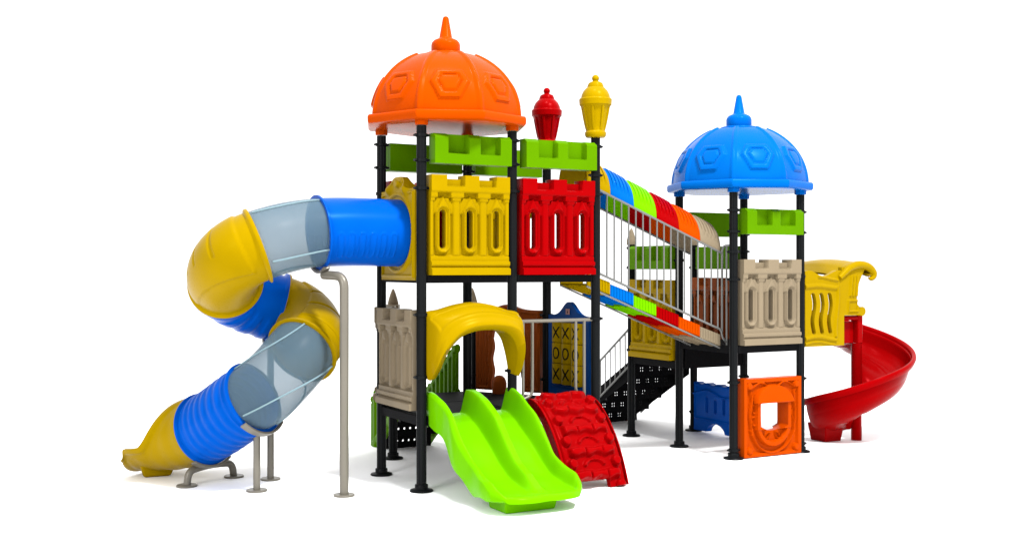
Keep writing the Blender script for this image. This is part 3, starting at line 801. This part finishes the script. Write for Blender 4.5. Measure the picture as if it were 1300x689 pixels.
# open exit chute
C = herm(keys[7], keys[8], 60); T, Sd, Up = frames(C); P = []; Q = []
for i in range(61):
    s_ = i/60; amax = 178-(178-80)*float(sst(.05, .62, s_))-14*float(sst(.84, 1, s_)); rp = []; rq = []
    for j in range(73):
        q = -1+2*j/72; an = math.radians(-90+amax*q); dr = math.cos(an)*Sd[i]+math.sin(an)*Up[i]
        flare = .07*abs(q)**5*float(sst(.3, .8, s_))*(1-.6*float(sst(.85, 1, s_))); R_ = R0*(1.0+.04*s_)+flare+.003*math.sin(s_*30)*(abs(q) < .7)
        drop = -.03*float(sst(.9, 1., s_)); i0 = i; ii = i*(1-.13*abs(q)**3*float(sst(.5, 1, s_))); ia = int(ii); fa = ii-ia; ib = min(60, ia+1); Ci = C[ia]*(1-fa)+C[ib]*fa
        p = Ci+dr*R_+np.array((0, 0, drop)); edge = .020*float(sst(.84, .90, abs(q)))
        rp.append(p+dr*edge); rq.append(p-dr*(.016+.012*float(sst(.8, 1, s_))))
    P.append(rp); Q.append(rq)
world('exit_chute', *grid_solid(P, Q), 'yellow', TS, ang=60)
g = G(); v = [(x, y, z) for z, e in ((0, 0), (.14, .05)) for x, y in ((-2.20-e, 2.02-e), (-1.93+e, 2.0-e), (-1.90+e, 2.26+e), (-2.16-e, 2.30+e))]
g.add(v, [(3, 2, 1, 0), (4, 5, 6, 7)]+[(i, (i+1) % 4, 4+(i+1) % 4, 4+i) for i in range(4)])
world('exit_foot', *g.get(), 'yellow', TS, bev=.025)
# entrance panel with round hole
def hole_sdf(u, v):
    top = .90+.13*np.exp(-((u-.42)/.20)**4)
    d = np.maximum(bx(u, v, 0, .84, 0, 1.2), v-top); return np.maximum(d, -(np.hypot(u-.42, v-.47)-.33))
def hole_h(u, v):
    r = np.hypot(u-.42, v-.47)
    H = .022*raised(np.abs(r-.385)-.018, .014); H = np.maximum(H, .018*raised(np.abs(hole_sdf(u, v)+.04)-.012)*(r > .40))
    for uc in (.22, .62): H = np.maximum(H, .05*np.exp(-((u-uc)**2+(v-.90)**2)/.0035))
    H = np.maximum(H, .03*raised(np.hypot(u-.42, (v-.96)*1.3)-.05, .02)); return H
v, f = relief(.84, 1.06, hole_sdf, hole_h, .032, .0098)
put('entrance_panel', mesh('entrance_panel', v, f, 'yellow', ang=50), TS, (0, .92, 2.03), -PI/2)
# supports
PLATE = mesh('foot_plate', *lathe([(.10, 0), (.102, .004), (.10, .014), (.095, .018)], 36), 'steel')
def support(path, r, feet, saddle=None):
    p = world('support_pole', *tube(path, r, 18), 'steel', TS)
    for x, y in feet: put('foot_plate', PLATE, p, (x, y, .001))
    if saddle is not None:
        C0, T0, S0, U0, a0, a1 = saddle; P = []; Q = []
        for i in range(17):
            an = math.radians(a0+(a1-a0)*i/16); dr = math.cos(an)*S0+math.sin(an)*U0
            P.append([C0+dr*(RF+.026)-T0*.035, C0+dr*(RF+.026)+T0*.035]); Q.append([C0+dr*(RF+.004)-T0*.035, C0+dr*(RF+.004)+T0*.035])
        world('saddle', *grid_solid(P, Q), 'steel', p, bev=.004)
def fr(i, end=-1): s_ = secs[i]; return s_[1][end], s_[2][end], s_[3][end], s_[4][end]
support(smoothpath([(-.731, .152, .0), (-.731, .152, 2.075), (-.84, .42, 2.085)], .12, 8), .043, [(-.731, .152)], (*fr(0), -118, -62))
support([(-1.387, .777, 0), (-1.387, .777, .535)], .034, [(-1.387, .777)], (*fr(5), -140, -50))
support([(-1.09, 1.30, 0), (-1.09, 1.30, 1.38)], .034, [(-1.09, 1.30)], (*fr(3), -115, -65))
support(smoothpath([(-1.922, 1.346, 0), (-1.90, 1.357, .15), (-1.65, 1.486, .175), (-1.40, 1.615, .15), (-1.376, 1.626, 0)], .16, 8), .036, [(-1.922, 1.346), (-1.376, 1.626)], (*fr(6), -125, -55))

# ================================================================== SPIRAL SLIDE
SS = thing('spiral_slide', (6.1, .4, 0), 'open red spiral slide curving around a post, with a yellow hood, at the far right', 'slide')
PX, PY = 6.12, .36
world('centre_post', *lathe([(.064, 0), (.066, .004), (.066, 1.60), (.06, 1.605)], 32, (PX, PY, 0)), 'red', SS)
nS, nC = 130, 56
ang0, ang1 = 118, -262     # bearing around the post, degrees from +x, turning clockwise seen from above
pts = []
rm = .41
ctrl = []
for i in range(nS+1):
    t = i/nS
    an = math.radians(ang0+(ang1-ang0)*t)
    ctrl.append((PX+rm*math.cos(an), PY+rm*math.sin(an)))
# straight run in from the hood, then round the post, ending a little past the near-left side
path = []
start = np.array((5.45, PY+rm+.05)); 
for t in np.linspace(0, 1, 24, endpoint=False): path.append((start[0]+(PX-start[0])*t, start[1]+(PY+rm-start[1])*t))
for a_ in np.linspace(90, -205, 120): path.append((PX+rm*math.cos(math.radians(a_)), PY+rm*math.sin(math.radians(a_))))
path = np.array(path); sg_ = np.r_[0, np.cumsum(np.hypot(*np.diff(path, axis=0).T))]; Ls = sg_[-1]
zt = np.interp(sg_/Ls, [0, .10, .24, .38, .50, .62, .74, .86, 1.0], [1.31, 1.30, 1.20, 1.02, .84, .66, .50, .30, .12])
k = np.ones(13)/13; zt = np.convolve(np.pad(zt, 6, mode='edge'), k, 'valid')
Tn = np.gradient(path, axis=0); Tn /= np.linalg.norm(Tn, axis=1)[:, None]; Out = np.stack([-Tn[:, 1], Tn[:, 0]], 1)   # left of travel = outer side
prof = [(-.36, .05), (-.30, .045), (-.24, .03), (-.16, .012), (-.07, .0), (.03, .01), (.12, .05), (.18, .12), (.215, .20), (.232, .29), (.24, .36), (.262, .385), (.29, .38), (.30, .35)]
prof = pl(prof, nC)
P, Q = [], []
for i in range(len(path)):
    t = sg_[i]/Ls; row = []; rq = []
    bank = 1
    for j, (o_, h_) in enumerate(prof):
        hh_ = h_*(.62+.38*float(sst(.0, .25, t))) if o_ > 0 else h_
        stretch = 1
        rowp = path[i]+Out[i]*o_*stretch
        gro = -.008*math.sin(max(0, (o_+.05))*110)*(1 if -.02 < o_ < .16 and .15 < t < .55 else 0)
        row.append((rowp[0], rowp[1], zt[i]+hh_+gro))
        in_ = path[i]+Out[i]*(o_*.93); wav = .012*math.sin(sg_[i]*26)*(1 if abs(o_) < .2 else .3)
        rq.append((in_[0], in_[1], min(zt[i]+hh_-.018, max(zt[i]+hh_*.55-.045+wav, zt[i]+hh_-.05))))
    P.append(row); Q.append(rq)
world('spiral_chute', *grid_solid(P, Q), 'red', SS, ang=60)
g = G(); v = [(x, y, z) for z, e in ((0, 0), (.22, .03)) for x, y in ((5.64-e, .40-e), (5.90+e, .40-e), (5.90+e, .66+e), (5.64-e, .66+e))]
g.add(v, [(3, 2, 1, 0), (4, 5, 6, 7)]+[(i, (i+1) % 4, 4+(i+1) % 4, 4+i) for i in range(4)])
world('foot_block', *g.get(), 'red', SS, bev=.012)
# red box end under the hood
g = G(); g.add(*box(5.50, 5.98, .99, 1.02, 1.25, 1.56)); g.add(*box(5.50, 5.54, .08, .98, 1.235, 1.30)); g.add(*tube([(5.50, .05, 1.545), (5.86, .05, 1.545)], .03, 12)); g.add(*box(5.50, 5.535, .02, .06, 1.235, 1.56)); g.add(*box(5.535, 5.80, .09, .11, 1.235, 1.50)); g.add(*box(5.80, 5.88, .02, .12, 1.235, 1.58))
world('chute_mouth', *g.get(), 'red', SS, bev=.01)
# yellow hood: two moulded side walls and a rolled roof
HX = 4.90
def hood_sdf(u, v):
    u, v = np.asarray(u, float), np.asarray(v, float)
    base = np.maximum(bx(u, v, 0, .62, 0, 2), v-(.86+.035*np.sin(u*13+.9)))
    wing = np.maximum(np.maximum(.58-u, .355-v), np.maximum(v-.93, u-(.83+.14*np.clip((v-.62)/.3, 0, 1)**1.5+.10*np.clip((.48-v)/.12, 0, 1))))
    knob = np.hypot(u-.92, v-.40)-.055
    d = np.minimum(np.minimum(base, wing), knob)
    for c in (.13, .26, .39): d = np.maximum(d, -(np.hypot(u-c-.016*np.sin(v*16), v-np.clip(v, .17, .60))-.031))
    return d
def hood_h(u, v):
    w_ = .022*np.sin(u*9)
    H = .022*raised(np.abs(v-.70-w_*.6)-.022, .022)*(u < .50)
    H = np.maximum(H, .020*raised(np.abs(v-.80-w_)-.012, .02)*(u > .2)*(u < .52)); H = np.maximum(H, .022*raised(np.abs(v-.09-w_)-.02, .022)*(u < .50)); H = np.maximum(H, .018*raised(np.abs(v-.03-w_)-.012, .02)*(u < .48))
    H = np.maximum(H, .02*raised(np.abs(u-.50+.02*np.sin(v*8))-.016, .02)*(v > .1)*(v < .72))
    H = np.maximum(H, .014*raised(-(u-.56), .01)*0)
    for c in (.72, .77, .82): H = np.maximum(H, .02*raised(np.abs(u-c-.10*np.clip(v-.60, 0, 1))-.016, .02)*(v > .58)*(v < .84))
    H = np.maximum(H, .02*raised(np.abs(bx(u, v, .69, .84, .40, .53))-.01, .014))
    return H
v, f = relief(1.02, .96, hood_sdf, hood_h, .03, .0098)
HM = mesh('hood_wall', v, f, 'yellow', ang=50)
hd = put('hood_wall', HM, SS, (HX, .0, 1.225)); put('hood_wall', HM, SS, (HX, 1.0, 1.225))
rp_ = pl([(5.44, 2.05), (5.52, 2.11), (5.60, 2.165), (5.74, 2.205), (5.90, 2.185), (5.99, 2.12), (6.0, 2.07), (5.965, 2.04), (5.92, 2.045)], 60)
P, Q = [], []
nn = np.gradient(rp_, axis=0); nn = np.stack([-nn[:, 1], nn[:, 0]], 1); nn /= np.linalg.norm(nn, axis=1)[:, None]
for i, (x, z) in enumerate(rp_):
    rp, rq = [], []
    for j in range(41):
        y = -.05+1.10*j/40; ed = min(j, 40-j)/40; up_ = .05*math.sin(PI*j/40)-.0; e_ = .02*(1-float(sst(.0, .05, ed)))
        rib_ = .008*(1-float(sst(.01, .02, abs((ed-.06))))) 
        a_ = np.array((x, z))+nn[i]*(.0-e_+rib_); b_ = np.array((x, z))-nn[i]*(.03+e_*0)
        rp.append((a_[0], y, a_[1]+up_)); rq.append((b_[0], y, b_[1]+up_))
    P.append(rp); Q.append(rq)
world('hood_roof', *grid_solid(P, Q), 'yellow', SS, ang=60)
for y_ in (-.035, 1.035):
    world('hood_roll', *tube([(x-.0, y_, z-.02) for x, z in rp_], [.012+.036*math.sin(PI*min(1, .12+i/60*.9))**.6 for i in range(61)], 14), 'yellow', SS)
# arched top rail of the far wall
g = G(); bp = [(4.93+.55*t, 1.0, 2.06+.10*math.sin(PI*t)**.8+.02*math.sin(t*9)) for t in np.linspace(0, 1, 24)]
g.add(*tube(bp, .03, 10)); bp2 = [(4.93+.55*t, 1.0-.0, 2.0) for t in np.linspace(0, 1, 24)]
P = [[(p[0], .985, p[2]), (p[0], 1.015, p[2])] for p in bp]; Q = [[(p[0], .985, 1.98), (p[0], 1.015, 1.98)] for p in bp]
g.add(*grid_solid(P, Q)); world('hood_crest', *g.get(), 'yellow', SS)

# ------------------------------------------------------------------ scale from post spacings to metres
for me in bpy.data.meshes: me.transform(Matrix.Scale(S, 4)); me.update()
for o in bpy.data.objects:
    if o.type != 'LIGHT': o.location = o.location*S
    else: o.location = o.location*S
    for md in o.modifiers:
        if md.type == 'BEVEL': md.width *= S
for l in bpy.data.lights: l.size *= S; l.size_y *= S; l.energy *= S*S
